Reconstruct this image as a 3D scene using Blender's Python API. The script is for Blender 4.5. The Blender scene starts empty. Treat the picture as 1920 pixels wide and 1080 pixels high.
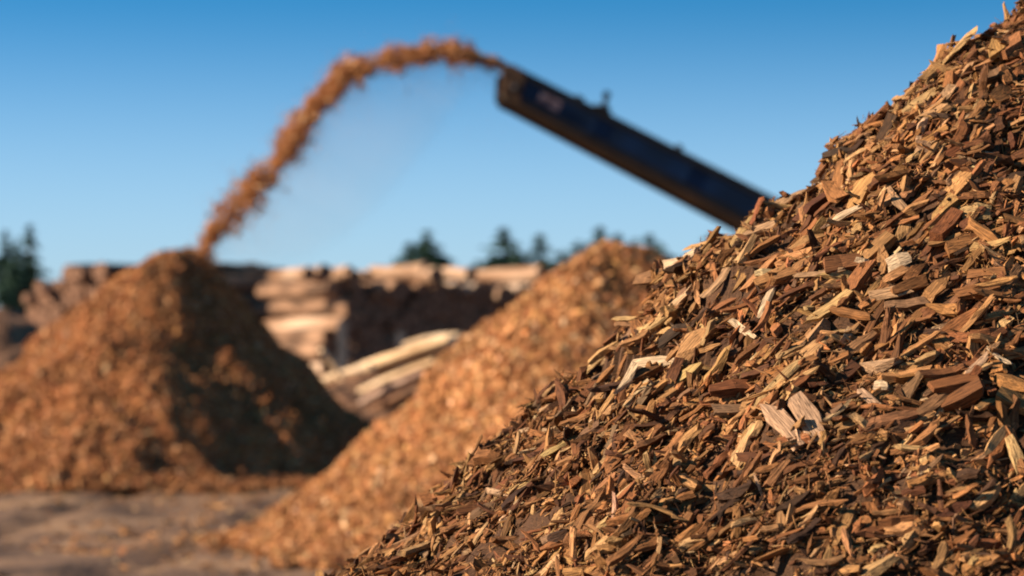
import bpy, math, random
import numpy as np
from mathutils import Vector, Matrix

random.seed(7)
rng = np.random.default_rng(7)
scene = bpy.context.scene

# ------------------------------------------------------------------ camera
FOC, SENS = 85.0, 36.0
CAM = np.array([0.0, 0.0, 1.5])
PITCH = math.atan(150 * SENS / FOC / 1920)
cam_d = bpy.data.cameras.new('camera')
cam_d.lens = FOC; cam_d.sensor_width = SENS
cam_d.clip_start = 0.1; cam_d.clip_end = 5000
cam_d.dof.use_dof = True
cam_d.dof.focus_distance = 5.0
cam_d.dof.aperture_fstop = 3.2
cam_d.dof.aperture_blades = 0
cam = bpy.data.objects.new('camera', cam_d)
cam.location = CAM
cam.rotation_euler = (math.pi / 2 + PITCH, 0, 0)
scene.collection.objects.link(cam)
scene.camera = cam
K = SENS / FOC / 1920


def ray(px, py):
    """direction (y = 1) of the view line through a point of the 1920x1080 photograph"""
    x = (px - 960) * K; u = (540 - py) * K
    y = math.cos(PITCH) - u * math.sin(PITCH)
    z = math.sin(PITCH) + u * math.cos(PITCH)
    return x / y, z / y


def at(px, py, Y):
    x, z = ray(px, py)
    return np.array([x * Y, Y, CAM[2] + z * Y])


# ------------------------------------------------------------------ sky and sun
SUN_EL = math.radians(27)
SUN_DIR = Vector((-0.985, -0.16, 0)).normalized()       # where the sun stands, seen from above
w = bpy.data.worlds.new('World'); scene.world = w; w.use_nodes = True
nt = w.node_tree; nt.nodes.clear()
out = nt.nodes.new('ShaderNodeOutputWorld'); bg = nt.nodes.new('ShaderNodeBackground')
sky = nt.nodes.new('ShaderNodeTexSky'); sky.sky_type = 'NISHITA'; sky.sun_disc = False
sky.sun_elevation = SUN_EL
sky.sun_rotation = math.atan2(SUN_DIR.x, SUN_DIR.y)
sky.air_density = 1.0; sky.dust_density = 0.6; sky.ozone_density = 3.0
tc = nt.nodes.new('ShaderNodeTexCoord'); mp = nt.nodes.new('ShaderNodeMapping')
mp.inputs['Scale'].default_value = (1, 1, 6.5)          # a clear dry sky that deepens quickly above the horizon
mp.inputs['Location'].default_value = (0, 0, -0.13)
hs = nt.nodes.new('ShaderNodeHueSaturation'); hs.inputs['Saturation'].default_value = 1.34
hs.inputs['Hue'].default_value = 0.483
nt.links.new(tc.outputs['Generated'], mp.inputs['Vector'])
nt.links.new(mp.outputs['Vector'], sky.inputs['Vector'])
nt.links.new(sky.outputs['Color'], hs.inputs['Color'])
# pale layer of air close to the horizon
sx = nt.nodes.new('ShaderNodeSeparateXYZ'); nt.links.new(tc.outputs['Generated'], sx.inputs[0])
mr = nt.nodes.new('ShaderNodeMapRange'); mr.interpolation_type = 'SMOOTHSTEP'
for k_, v_ in zip((1, 2, 3, 4), (0.02, 0.17, 0.95, 0.0)): mr.inputs[k_].default_value = v_
nt.links.new(sx.outputs['Z'], mr.inputs[0])
mx = nt.nodes.new('ShaderNodeMix'); mx.data_type = 'RGBA'
mx.inputs['B'].default_value = (1.5, 2.15, 2.6, 1)
nt.links.new(mr.outputs[0], mx.inputs['Factor']); nt.links.new(hs.outputs['Color'], mx.inputs['A'])
# added dimming of the unseen sky towards the zenith, to weaken fill light
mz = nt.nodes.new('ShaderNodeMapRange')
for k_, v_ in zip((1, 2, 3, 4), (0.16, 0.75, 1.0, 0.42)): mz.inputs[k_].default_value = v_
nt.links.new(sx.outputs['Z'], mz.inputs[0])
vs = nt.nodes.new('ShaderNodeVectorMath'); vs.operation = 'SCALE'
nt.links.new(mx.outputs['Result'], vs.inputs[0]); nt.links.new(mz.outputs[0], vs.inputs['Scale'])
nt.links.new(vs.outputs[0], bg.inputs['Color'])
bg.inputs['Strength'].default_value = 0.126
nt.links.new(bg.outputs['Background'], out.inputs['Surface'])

sun_d = bpy.data.lights.new('sun', 'SUN'); sun_d.energy = 5.0
sun_d.angle = math.radians(0.5); sun_d.color = (1.0, 0.80, 0.60)
sun = bpy.data.objects.new('sun', sun_d)
sv = Vector((SUN_DIR.x * math.cos(SUN_EL), SUN_DIR.y * math.cos(SUN_EL), math.sin(SUN_EL)))
sun.rotation_euler = (-sv).to_track_quat('-Z', 'Y').to_euler()
sun.location = (-20, 0, 20)
scene.collection.objects.link(sun)

scene.view_settings.view_transform = 'Standard'
scene.view_settings.look = 'None'
scene.view_settings.exposure = 1.2
scene.view_settings.gamma = 1.0
scene.render.engine = 'CYCLES'
scene.cycles.max_bounces = 6
scene.cycles.filter_width = 1.9
scene.cycles.use_denoising = True


# ------------------------------------------------------------------ helpers
def tag(o, label=None, cat=None, group=None, kind=None):
    if label: o['label'] = label
    if cat: o['category'] = cat
    if group: o['group'] = group
    if kind: o['kind'] = kind
    return o


def empty(name, loc):
    o = bpy.data.objects.new(name, None); o.location = loc
    o.empty_display_size = 0.2
    scene.collection.objects.link(o)
    return o


def mesh_np(name, V, F, mats, attrs=None, mi=None, smooth=False):
    """V (n,3); F list of face arrays, each (m,k)"""
    me = bpy.data.meshes.new(name)
    if not isinstance(F, (list, tuple)): F = [F]
    F = [np.asarray(f, dtype=np.int32) for f in F if len(f)]
    loops = np.concatenate([f.ravel() for f in F])
    sizes = np.concatenate([np.full(len(f), f.shape[1], dtype=np.int32) for f in F])
    starts = np.concatenate([[0], np.cumsum(sizes)[:-1]]).astype(np.int32)
    me.vertices.add(len(V)); me.vertices.foreach_set('co', np.asarray(V, dtype=np.float32).ravel())
    me.loops.add(len(loops)); me.loops.foreach_set('vertex_index', loops)
    me.polygons.add(len(sizes)); me.polygons.foreach_set('loop_start', starts)
    for m in (mats if isinstance(mats, (list, tuple)) else [mats]): me.materials.append(m)
    if mi is not None: me.polygons.foreach_set('material_index', np.asarray(mi, dtype=np.int32))
    me.update(calc_edges=True)
    me.polygons.foreach_set('use_smooth', np.full(len(sizes), smooth, dtype=bool))
    for nm, (tp, arr) in (attrs or {}).items():
        a = me.attributes.new(nm, tp, 'POINT')
        a.data.foreach_set('vector' if tp == 'FLOAT_VECTOR' else 'color', np.asarray(arr, dtype=np.float32).ravel())
    me.validate()
    return me


def link(name, me, parent=None, loc=None):
    o = bpy.data.objects.new(name, me)
    if loc is not None: o.location = loc
    if parent is not None: o.parent = parent
    scene.collection.objects.link(o)
    return o


class MB:
    """collects boxes, tubes and rings, then builds one mesh"""
    def __init__(s): s.v = []; s.f = []; s.n = 0
    def add(s, V, faces):
        V = [tuple(map(float, p)) for p in V]
        s.v += V; s.f += [tuple(i + s.n for i in f) for f in faces]; s.n += len(V)
    def box(s, o, a, b, c):
        o, a, b, c = map(np.array, (o, a, b, c))
        V = [o + i * a + j * b + k * c for k in (0, 1) for j in (0, 1) for i in (0, 1)]
        s.add(V, [(0, 2, 3, 1), (4, 5, 7, 6), (0, 1, 5, 4), (2, 6, 7, 3), (0, 4, 6, 2), (1, 3, 7, 5)])
    def tube(s, p, q, r0, r1=None, n=16):
        r1 = r0 if r1 is None else r1
        p, q = Vector(p), Vector(q); d = (q - p).normalized()
        a = d.orthogonal().normalized(); b = d.cross(a)
        V = []
        for c, r in ((p, r0), (q, r1)):
            for i in range(n):
                t = 2 * math.pi * i / n
                V.append(c + a * math.cos(t) * r + b * math.sin(t) * r)
        F = [(i, (i + 1) % n, n + (i + 1) % n, n + i) for i in range(n)]
        F += [tuple(range(n))[::-1], tuple(range(n, 2 * n))]
        s.add(V, F)
    def prism(s, pts, c):
        """closed outline pts swept by vector c"""
        n = len(pts); c = np.array(c)
        V = [np.array(p) for p in pts] + [np.array(p) + c for p in pts]
        F = [(i, (i + 1) % n, n + (i + 1) % n, n + i) for i in range(n)]
        F += [tuple(range(n))[::-1], tuple(range(n, 2 * n))]
        s.add(V, F)
    def build(s, name, mat, parent=None, origin=(0, 0, 0), bevel=0.0):
        me = bpy.data.meshes.new(name)
        o_ = np.array(origin)
        me.from_pydata([tuple(np.array(v) - o_) for v in s.v], [], s.f)
        me.materials.append(mat); me.update()
        import bmesh
        bm = bmesh.new(); bm.from_mesh(me); bmesh.ops.recalc_face_normals(bm, faces=bm.faces)
        if bevel:
            bmesh.ops.bevel(bm, geom=[e for e in bm.edges if len(e.link_faces) == 2 and e.calc_face_angle(0) > 0.6],
                            offset=bevel, segments=1, affect='EDGES')
        bm.to_mesh(me); bm.free()
        return link(name, me, parent, loc=None if parent is not None else origin)


# value noise
_perm = rng.random((256, 256))
def vnoise(x, y, seed=0):
    x = np.asarray(x, float) + seed * 17.31; y = np.asarray(y, float) + seed * 9.77
    xi = np.floor(x).astype(int); yi = np.floor(y).astype(int)
    fx = x - xi; fy = y - yi
    fx = fx * fx * (3 - 2 * fx); fy = fy * fy * (3 - 2 * fy)
    g = lambda a, b: _perm[a % 256, b % 256]
    return ((g(xi, yi) * (1 - fx) + g(xi + 1, yi) * fx) * (1 - fy)
            + (g(xi, yi + 1) * (1 - fx) + g(xi + 1, yi + 1) * fx) * fy) * 2 - 1
def fbm(x, y, o=4, seed=0):
    r = 0; a = 1.0; t = 0
    for i in range(o):
        r = r + a * vnoise(x * 2 ** i, y * 2 ** i, seed + i * 3.1); t += a; a *= 0.5
    return r / t


# ------------------------------------------------------------------ materials
def newmat(name):
    m = bpy.data.materials.new(name); m.use_nodes = True
    nt = m.node_tree; b = nt.nodes['Principled BSDF']
    b.inputs['Specular IOR Level'].default_value = 0.25
    return m, nt, b


def ramp(nt, stops):
    r = nt.nodes.new('ShaderNodeValToRGB')
    while len(r.color_ramp.elements) < len(stops): r.color_ramp.elements.new(0.5)
    for e, (p, c) in zip(r.color_ramp.elements, stops):
        e.position = p; e.color = (*c, 1)
    return r


def noise_mat(name, stops, scale, rough=0.85, bump=0.3, bscale=None, dist=0.02, detail=6, coord='Object', stretch=(1, 1, 1), metallic=0):
    m, nt, b = newmat(name)
    tc = nt.nodes.new('ShaderNodeTexCoord'); mp = nt.nodes.new('ShaderNodeMapping')
    mp.inputs['Scale'].default_value = stretch
    nt.links.new(tc.outputs[coord], mp.inputs['Vector'])
    n = nt.nodes.new('ShaderNodeTexNoise'); n.inputs['Scale'].default_value = scale; n.inputs['Detail'].default_value = detail
    n.inputs['Roughness'].default_value = 0.085
    nt.links.new(mp.outputs['Vector'], n.inputs['Vector'])
    r = ramp(nt, stops); nt.links.new(n.outputs['Fac'], r.inputs['Fac'])
    nt.links.new(r.outputs['Color'], b.inputs['Base Color'])
    b.inputs['Roughness'].default_value = rough; b.inputs['Metallic'].default_value = metallic
    if bump:
        n2 = nt.nodes.new('ShaderNodeTexNoise'); n2.inputs['Scale'].default_value = bscale or scale * 3; n2.inputs['Detail'].default_value = 4
        nt.links.new(mp.outputs['Vector'], n2.inputs['Vector'])
        bp = nt.nodes.new('ShaderNodeBump'); bp.inputs['Strength'].default_value = bump; bp.inputs['Distance'].default_value = dist
        nt.links.new(n2.outputs['Fac'], bp.inputs['Height']); nt.links.new(bp.outputs['Normal'], b.inputs['Normal'])
    return m


def chip_material(name, fibre=1.0, bump=0.6):
    """torn wood: per-chip colour, fibres running along the chip"""
    m, nt, b = newmat(name)
    L = nt.links.new
    at_c = nt.nodes.new('ShaderNodeAttribute'); at_c.attribute_name = 'tint'
    at_g = nt.nodes.new('ShaderNodeAttribute'); at_g.attribute_name = 'grain'
    mp = nt.nodes.new('ShaderNodeMapping'); mp.inputs['Scale'].default_value = (28, 420, 420)
    L(at_g.outputs['Vector'], mp.inputs['Vector'])
    n = nt.nodes.new('ShaderNodeTexNoise'); n.inputs['Scale'].default_value = 1.0; n.inputs['Detail'].default_value = 4
    L(mp.outputs['Vector'], n.inputs['Vector'])
    mr = nt.nodes.new('ShaderNodeMapRange'); mr.inputs[1].default_value = 0.3; mr.inputs[2].default_value = 0.72
    mr.inputs[3].default_value = 1 - 0.5 * fibre; mr.inputs[4].default_value = 1.0 + 0.22 * fibre
    L(n.outputs['Fac'], mr.inputs[0])
    n2 = nt.nodes.new('ShaderNodeTexNoise'); n2.inputs['Scale'].default_value = 60.0; n2.inputs['Detail'].default_value = 3
    L(at_g.outputs['Vector'], n2.inputs['Vector'])
    mr2 = nt.nodes.new('ShaderNodeMapRange'); mr2.inputs[1].default_value = 0.35; mr2.inputs[2].default_value = 0.085
    mr2.inputs[3].default_value = 0.62; mr2.inputs[4].default_value = 1.05
    L(n2.outputs['Fac'], mr2.inputs[0])
    mul = nt.nodes.new('ShaderNodeMath'); mul.operation = 'MULTIPLY'
    L(mr.outputs[0], mul.inputs[0]); L(mr2.outputs[0], mul.inputs[1])
    sc = nt.nodes.new('ShaderNodeVectorMath'); sc.operation = 'SCALE'
    L(at_c.outputs['Color'], sc.inputs[0]); L(mul.outputs[0], sc.inputs['Scale'])
    L(sc.outputs[0], b.inputs['Base Color'])
    b.inputs['Roughness'].default_value = 0.8
    b.inputs['Specular IOR Level'].default_value = 0.2
    bp = nt.nodes.new('ShaderNodeBump'); bp.inputs['Strength'].default_value = bump; bp.inputs['Distance'].default_value = 0.002
    L(n.outputs['Fac'], bp.inputs['Height']); L(bp.outputs['Normal'], b.inputs['Normal'])
    return m


M_chip = chip_material('torn_wood', 1.5, 1.0)
M_farchip = chip_material('far_wood_chips', 0.5, 0.2)
M_soil = noise_mat('packed_fines', [(0.3, (0.05, 0.025, 0.012)), (0.6, (0.16, 0.08, 0.035)), (0.8, (0.25, 0.13, 0.06))], 60, bump=0.8, dist=0.01, bscale=180)
M_fines = noise_mat('orange_fines', [(0.25, (0.13, 0.05, 0.018)), (0.5, (0.30, 0.135, 0.05)), (0.75, (0.42, 0.22, 0.09))], 7, bump=1.0, dist=0.06, bscale=20)
M_ground = noise_mat('yard_dirt', [(0.3, (0.07, 0.042, 0.026)), (0.5, (0.15, 0.09, 0.055)), (0.75, (0.26, 0.16, 0.09))], 0.8, bump=0.8, dist=0.05, bscale=9, detail=10)
M_mound = noise_mat('bark_dirt', [(0.3, (0.06, 0.032, 0.02)), (0.55, (0.17, 0.09, 0.05)), (0.8, (0.28, 0.15, 0.085))], 3, bump=1.0, dist=0.08, bscale=9)
M_bark = noise_mat('log_bark', [(0.3, (0.06, 0.034, 0.02)), (0.55, (0.20, 0.115, 0.068)), (0.8, (0.38, 0.23, 0.14))], 4, bump=0.8, dist=0.03, stretch=(1, 1, 0.2))
M_peeled = noise_mat('peeled_log', [(0.3, (0.20, 0.11, 0.06)), (0.55, (0.42, 0.28, 0.185)), (0.85, (0.62, 0.48, 0.36))], 2.2, bump=0.3, dist=0.02, stretch=(1, 1, 0.15))
M_end = noise_mat('cut_log_end', [(0.3, (0.07, 0.038, 0.024)), (0.6, (0.19, 0.10, 0.06)), (0.85, (0.36, 0.21, 0.13))], 5, bump=0.3)
M_slab = noise_mat('fresh_slab_wood', [(0.3, (0.42, 0.27, 0.14)), (0.55, (0.62, 0.44, 0.26)), (0.8, (0.74, 0.58, 0.40))], 2, bump=0.3, stretch=(1, 1, 1))
M_greyslab = noise_mat('grey_slab_wood', [(0.3, (0.20, 0.12, 0.09)), (0.6, (0.40, 0.27, 0.20)), (0.8, (0.52, 0.38, 0.29))], 2, bump=0.3)
M_blue = noise_mat('dark_blue_paint', [(0.35, (0.001, 0.010, 0.032)), (0.65, (0.002, 0.018, 0.06))], 2.5, rough=0.5, bump=0.05)
M_black = noise_mat('black_steel', [(0.3, (0.006, 0.006, 0.008)), (0.7, (0.014, 0.013, 0.014))], 4, rough=0.6, bump=0.1)
M_rubber = noise_mat('dusty_rubber', [(0.3, (0.035, 0.024, 0.014)), (0.6, (0.10, 0.058, 0.028)), (0.8, (0.17, 0.095, 0.04))], 2.2, rough=0.9, bump=0.1)
M_dustpaint = noise_mat('chip_dusted_steel', [(0.3, (0.03, 0.02, 0.015)), (0.6, (0.10, 0.055, 0.03)), (0.85, (0.2, 0.11, 0.06))], 9, rough=0.9, bump=0.2)
M_decal = noise_mat('faded_decal', [(0.35, (0.06, 0.04, 0.05)), (0.6, (0.32, 0.20, 0.18)), (0.8, (0.5, 0.36, 0.32))], 6, rough=0.7, bump=0)
M_grey = noise_mat('grey_steel', [(0.3, (0.07, 0.065, 0.065)), (0.7, (0.15, 0.14, 0.135))], 6, rough=0.6, bump=0.1)
M_needle = noise_mat('conifer_needles', [(0.3, (0.015, 0.045, 0.035)), (0.6, (0.03, 0.075, 0.05)), (0.85, (0.055, 0.11, 0.06))], 1.2, rough=0.8, bump=0)
M_trunk = noise_mat('conifer_bark', [(0.3, (0.05, 0.035, 0.025)), (0.7, (0.14, 0.10, 0.07))], 6, bump=0.5)


# ------------------------------------------------------------------ chips
PAL_NEAR = np.array([[0.31, 0.140, 0.048], [0.43, 0.225, 0.085], [0.55, 0.33, 0.145], [0.20, 0.080, 0.028],
                     [0.12, 0.048, 0.019], [0.64, 0.43, 0.24], [0.33, 0.135, 0.046], [0.065, 0.030, 0.014], [0.24, 0.135, 0.07]])
W_NEAR = np.array([0.25, 0.21, 0.10, 0.16, 0.09, 0.018, 0.08, 0.05, 0.04])
TONE = ['brown', 'tan', 'light tan', 'dark', 'umber', 'cream', 'reddish brown', 'blackish', 'grey brown']


def chip_geo(P, T, N, L, W, H, col, rings=4, sides=4, r=rng, rough=1.0):
    """many chips at once: centre P, long axis T, flat normal N (all (n,3)); returns verts, quads, attrs"""
    n = len(P)
    B = np.cross(N, T); B /= np.linalg.norm(B, axis=1, keepdims=True) + 1e-9
    N = np.cross(T, B)
    t = np.linspace(-0.5, 0.5, rings)[None, :, None]
    t = t + r.normal(0, 0.10 / rings, (n, rings, 1))
    ang = np.arange(sides) * 2 * math.pi / sides + math.pi / 4
    if sides == 4: prof = np.array([[1, 1], [-1, 1], [-1, -1], [1, -1]]) * 0.5
    else:
        c, s = np.cos(ang), np.sin(ang)
        prof = np.stack([np.sign(c) * np.abs(c) ** 0.6, np.sign(s) * np.abs(s) ** 0.6], 1) * 0.5
    wr = np.ones((n, rings)) + r.normal(0, 0.13 * rough, (n, rings))
    e0 = np.where(r.random(n) < 0.28, r.uniform(0.08, 0.5, n), r.uniform(0.7, 1.05, n)); e1 = np.where(r.random(n) < 0.28, r.uniform(0.08, 0.5, n), r.uniform(0.7, 1.05, n))
    wr[:, 0] *= e0; wr[:, -1] *= e1
    if rings > 4:
        wr[:, 1] *= 0.5 + 0.5 * e0 ** .5; wr[:, -2] *= 0.5 + 0.5 * e1 ** .5
    hr = np.ones((n, rings)) + r.normal(0, 0.15 * rough, (n, rings))
    hr[:, 0] *= r.uniform(0.35, 1, n); hr[:, -1] *= r.uniform(0.35, 1, n)
    bend = r.normal(0, 0.05, (n, 1)); tt = t[:, :, 0]
    off_b = bend * (tt * 2) ** 2 + np.cumsum(r.normal(0, 0.012, (n, rings)), axis=1)
    off_n = r.normal(0, 0.05, (n, 1)) * (tt * 2) ** 2
    twist = r.normal(0, 0.35, (n, 1)) * tt
    pb = prof[None, None, :, 0] * wr[:, :, None]; pn = prof[None, None, :, 1] * hr[:, :, None]
    pb = pb + r.normal(0, 0.05 * rough, (n, rings, sides)); pn = pn + r.normal(0, 0.09 * rough, (n, rings, sides))
    # slanted, torn ends: the side vertices of the end rings slide along the grain
    sl = np.zeros((n, rings, sides))
    sl[:, 0] = r.normal(0, 0.07 * rough, (n, sides)); sl[:, -1] = r.normal(0, 0.07 * rough, (n, sides))
    lw, ln, ll = W[:, None, None], H[:, None, None], L[:, None, None]
    yb = pb * lw; zn = pn * ln
    ct, st = np.cos(twist)[:, :, None], np.sin(twist)[:, :, None]
    yb, zn = yb * ct - zn * st, yb * st + zn * ct
    yb = yb + off_b[:, :, None] * ll; zn = zn + off_n[:, :, None] * ll
    xl = (t + sl) * ll
    V = P[:, None, None, :] + xl[..., None] * T[:, None, None, :] + yb[..., None] * B[:, None, None, :] + zn[..., None] * N[:, None, None, :]
    off = r.uniform(0, 50, (n, 1, 1, 3))
    G = np.stack([xl, yb, zn], -1) + off
    C = np.ones((n, rings, sides, 4)); C[..., :3] = col[:, None, None, :]
    q = []
    for i in range(rings - 1):
        for j in range(sides):
            a = i * sides + j; b_ = i * sides + (j + 1) % sides
            q.append((a, b_, b_ + sides, a + sides))
    q = np.array(q); k = rings * sides
    Q = (q[None] + (np.arange(n) * k)[:, None, None]).reshape(-1, 4)
    cap = np.array([list(range(sides))[::-1], [k - sides + j for j in range(sides)]])
    CP = (cap[None] + (np.arange(n) * k)[:, None, None]).reshape(-1, sides)
    return V.reshape(-1, 3), [Q, CP], {'tint': ('FLOAT_COLOR', C.reshape(-1, 4)), 'grain': ('FLOAT_VECTOR', G.reshape(-1, 3))}


def merge(parts):
    Vs, Fs, Cs, Gs, n = [], [], [], [], 0
    for V, F, A in parts:
        Vs.append(V); Fs += [f + n for f in F]; n += len(V)
        Cs.append(A['tint'][1]); Gs.append(A['grain'][1])
    return np.concatenate(Vs), Fs, {'tint': ('FLOAT_COLOR', np.concatenate(Cs)), 'grain': ('FLOAT_VECTOR', np.concatenate(Gs))}


def pick_col(n, pal, wts, jit=0.14, r=rng):
    idx = r.choice(len(pal), n, p=wts / wts.sum())
    c = pal[idx] * np.exp(r.normal(0, jit, (n, 1))) * np.exp(r.normal(0, 0.04, (n, 3)))
    return c, idx


# ------------------------------------------------------------------ heaps
class Heap:
    """a heap of loose wood round (cx, cy); its height falls with the distance along profiles that blend round it"""
    def __init__(s, cx, cy, profs, noise, seed):
        s.cx, s.cy, s.noise, s.seed = cx, cy, noise, seed
        s.fillet = 0
        s.profs = profs            # list of (azimuth, power, radii, heights); last one is the default
    def z(s, x, y):
        dx, dy = x - s.cx, y - s.cy
        r = np.hypot(dx, dy); az = np.arctan2(dy, dx)
        tot = 0; acc = 0
        for a, pw, rr, hh in s.profs:
            if a is None: wt = 0.12 + 0 * r
            else: wt = np.clip(np.cos(az - a), 0, 1) ** pw
            acc = acc + wt * np.interp(r, rr, hh); tot = tot + wt
        z = acc / tot
        for amp, sc in s.noise:
            z = z + amp * fbm(x / sc, y / sc, 3, s.seed + sc)
        if s.fillet: z = 0.5 * (z + np.sqrt(z * z + s.fillet ** 2)) - 0.05 - 0.03 * np.clip(r - 3, 0, 9)
        return z
    def normal(s, x, y, e=0.02):
        gx = (s.z(x + e, y) - s.z(x - e, y)) / (2 * e); gy = (s.z(x, y + e) - s.z(x, y - e)) / (2 * e)
        n = np.stack([-gx, -gy, np.ones_like(gx)], -1)
        return n / np.linalg.norm(n, axis=-1, keepdims=True)
    def grid(s, x0, x1, y0, y1, nx, ny, sink=0.0, floor=-0.05):
        X, Y = np.meshgrid(np.linspace(x0, x1, nx), np.linspace(y0, y1, ny))
        Z = s.z(X.ravel(), Y.ravel()) - sink
        V = np.stack([X.ravel(), Y.ravel(), np.maximum(Z, floor)], 1)
        i = np.arange(nx - 1)[None] + nx * np.arange(ny - 1)[:, None]; i = i.ravel()
        Q = np.stack([i, i + 1, i + nx + 1, i + nx], 1)
        keep = (Z[Q] > floor).any(1)
        return V, Q[keep]
    def hit(s, px, py, y0, y1):
        """where the view line of a photo point meets the heap"""
        x_, z_ = ray(px, py)
        ys = np.linspace(y0, y1, 1500)
        zz = s.z(x_ * ys, ys) - (CAM[2] + z_ * ys)
        k = np.argmax(zz > 0)
        return ys[k] if zz[k] > 0 else None


def pix_profile(pts, cx, cy, tail=None):
    """silhouette points of the photograph to (radius, height) of the heap"""
    rr, hh = [], []
    for px, py in pts:
        p = at(px, py, cy); rr.append(abs(p[0] - cx)); hh.append(p[2])
    o = np.argsort(rr); rr = np.array(rr)[o]; hh = np.array(hh)[o]
    if tail:
        s = math.tan(math.radians(tail))
        rr = np.append(rr, [rr[-1] + (hh[-1] + 0.3) / s]); hh = np.append(hh, [-0.3])
    return rr, hh


def cone_profile(top, ang, flat=0.15, foot=0.0):
    s = math.tan(math.radians(ang))
    R = top / s
    return np.array([0, flat, flat + 0.25 * R, flat + R * 1.1]), np.array([top, top - flat * s * 0.35, top - flat * s * .6 - 0.25 * R * s, -0.1 * top])


GROUND_R = 1500


def settle(heap, k, pts, left=True, depth=5.0, it=10, bias=4):
    """nudge the radii of profile k until the outline of the heap has the right shape and size"""
    a, pw, rr, hh = heap.profs[k]; rr = rr.copy()
    tgt = sorted([(abs(at(px, py, heap.cy)[0] - heap.cx), px, py) for px, py in pts])
    tr = np.array([t[0] for t in tgt])
    off = len(rr) - len(tgt)
    ks = [int(np.argmin(np.abs(hh - at(px, py, heap.cy)[2]))) for _, px, py in tgt]
    ys = np.linspace(heap.cy - depth, heap.cy + 0.6, 160)
    for _ in range(it):
        cor = []
        for t, px, py in tgt:
            pxs = np.linspace(px - 170, px + 170, 171)
            x_, z_ = ray(pxs, py)
            X = x_[:, None] * ys[None]; Z = CAM[2] + z_ * ys if np.ndim(z_) == 0 else CAM[2] + z_[:, None] * ys[None]
            hit = (heap.z(X, np.broadcast_to(ys[None], X.shape)) > Z).any(1)
            if not hit.any(): cor.append(0.02); continue
            e = pxs[np.argmax(hit)] if left else pxs[len(pxs) - 1 - np.argmax(hit[::-1])]
            d = (px + (bias if left else -bias) - e) * K * heap.cy
            cor.append(-d if left else d)
        cor = np.array(cor); o = np.argsort(hh[ks])
        rr = np.maximum(rr + 0.8 * np.interp(hh, hh[ks][o], cor[o]), 0)
        rr = np.maximum.accumulate(rr + np.arange(len(rr)) * 1e-5)
        heap.profs[k] = (a, pw, rr, hh)


def scatter(heap, n, x0, x1, y0, y1, dens=None, zmin=0.02, r=rng):
    X, Y = [], []
    while sum(map(len, X)) < n:
        x = r.uniform(x0, x1, n); y = r.uniform(y0, y1, n)
        k = heap.z(x, y) > zmin
        if dens is not None: k &= r.random(n) < dens(x, y)
        X.append(x[k]); Y.append(y[k])
    return np.concatenate(X)[:n], np.concatenate(Y)[:n]


def lay(heap, x, y, L, W, H, lift, tilt, along=None, spread=0.6, r=rng):
    """frames for chips lying on a heap; along = preferred direction in the slope"""
    n = len(x)
    N = heap.normal(x, y, 0.03)
    P = np.stack([x, y, heap.z(x, y)], 1) + N * lift[:, None]
    N = N + r.normal(0, 1, (n, 3)) * np.asarray(tilt).reshape(-1, 1); N /= np.linalg.norm(N, axis=1, keepdims=True)
    if along is None: D = r.normal(0, 1, (n, 3))
    else: D = along + r.normal(0, spread, (n, 3))
    T = D - (D * N).sum(1, keepdims=True) * N; T /= np.linalg.norm(T, axis=1, keepdims=True)
    return P, T, N


# ---------- near heap
near_pts = [(1960, -45), (1900, 10), (1740, 138), (1640, 218), (1548, 280), (1520, 335), (1450, 376), (1390, 416), (1350, 464), (1270, 500), (1222, 530),
            (1196, 575), (1160, 614), (1110, 664), (1040, 724), (1000, 755), (900, 838), (700, 990)]
NY = 5.8
ncx = at(1975, 0, NY)[0]
near_top = at(1975, -50, NY)[2]
rr_, hh_ = pix_profile(near_pts, ncx, NY, 38)
rr_ = np.concatenate([[0], rr_]); hh_ = np.concatenate([[near_top], hh_])
sm_r = np.linspace(0, rr_[-1], 8); smooth_ = (sm_r, np.interp(sm_r, rr_, hh_))
near = Heap(ncx, NY, [(math.pi * 1.02, 14, rr_, hh_), (None, 0, *smooth_)],
            [(0.05, 0.36), (0.05, 0.14), (0.02, 0.05)], 3)
settle(near, 0, near_pts[2:16], depth=2.6, bias=16)

# ---------- middle heap
MY = 22.0
mcx = at(1180, 460, MY)[0]
mid_pts = [(1180, 455), (1140, 458), (1100, 475), (1060, 500), (1000, 545), (930, 598), (850, 655), (800, 710), (760, 770)]
mid_l = pix_profile(mid_pts, mcx, MY, 40)
mid_r = pix_profile([(1180, 455), (1215, 462), (1250, 480), (1275, 500)], mcx, MY, 36)
mid = Heap(mcx, MY, [(math.pi, 2, *mid_l), (0, 2, *mid_r), (None, 0, *cone_profile(2.66, 33, 0.3))],
           [(0.16, 1.3), (0.08, 0.40), (0.03, 0.15)], 11)
mid.fillet = 0.20
settle(mid, 0, mid_pts[2:])

# ---------- left heap, under the falling stream
LY = 35.0
lcx = at(345, 480, LY)[0]
lef_lp = [(345, 478), (300, 484), (262, 502), (180, 556), (100, 612), (50, 654), (0, 700)]
lef_l = pix_profile(lef_lp, lcx, LY, 31)
lef_rp = [(345, 476), (380, 482), (400, 502), (440, 548), (480, 592), (560, 672), (610, 730), (650, 772)]
lef_r = pix_profile(lef_rp, lcx, LY, 41)
lef = Heap(lcx, LY, [(math.pi, 2, *lef_l), (0, 2, *lef_r), (math.pi * 1.40, 3, *cone_profile(3.14, 32, 0.35)), (-math.pi * 0.22, 4, *cone_profile(3.14, 46, 0.30)), (None, 0, *cone_profile(3.1, 38, 0.35))],
           [(0.26, 2.1), (0.24, 0.62), (0.07, 0.22)], 23)
lef.fillet = 0.22
settle(lef, 0, lef_lp[1:])
settle(lef, 1, lef_rp[1:], left=False)

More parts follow.
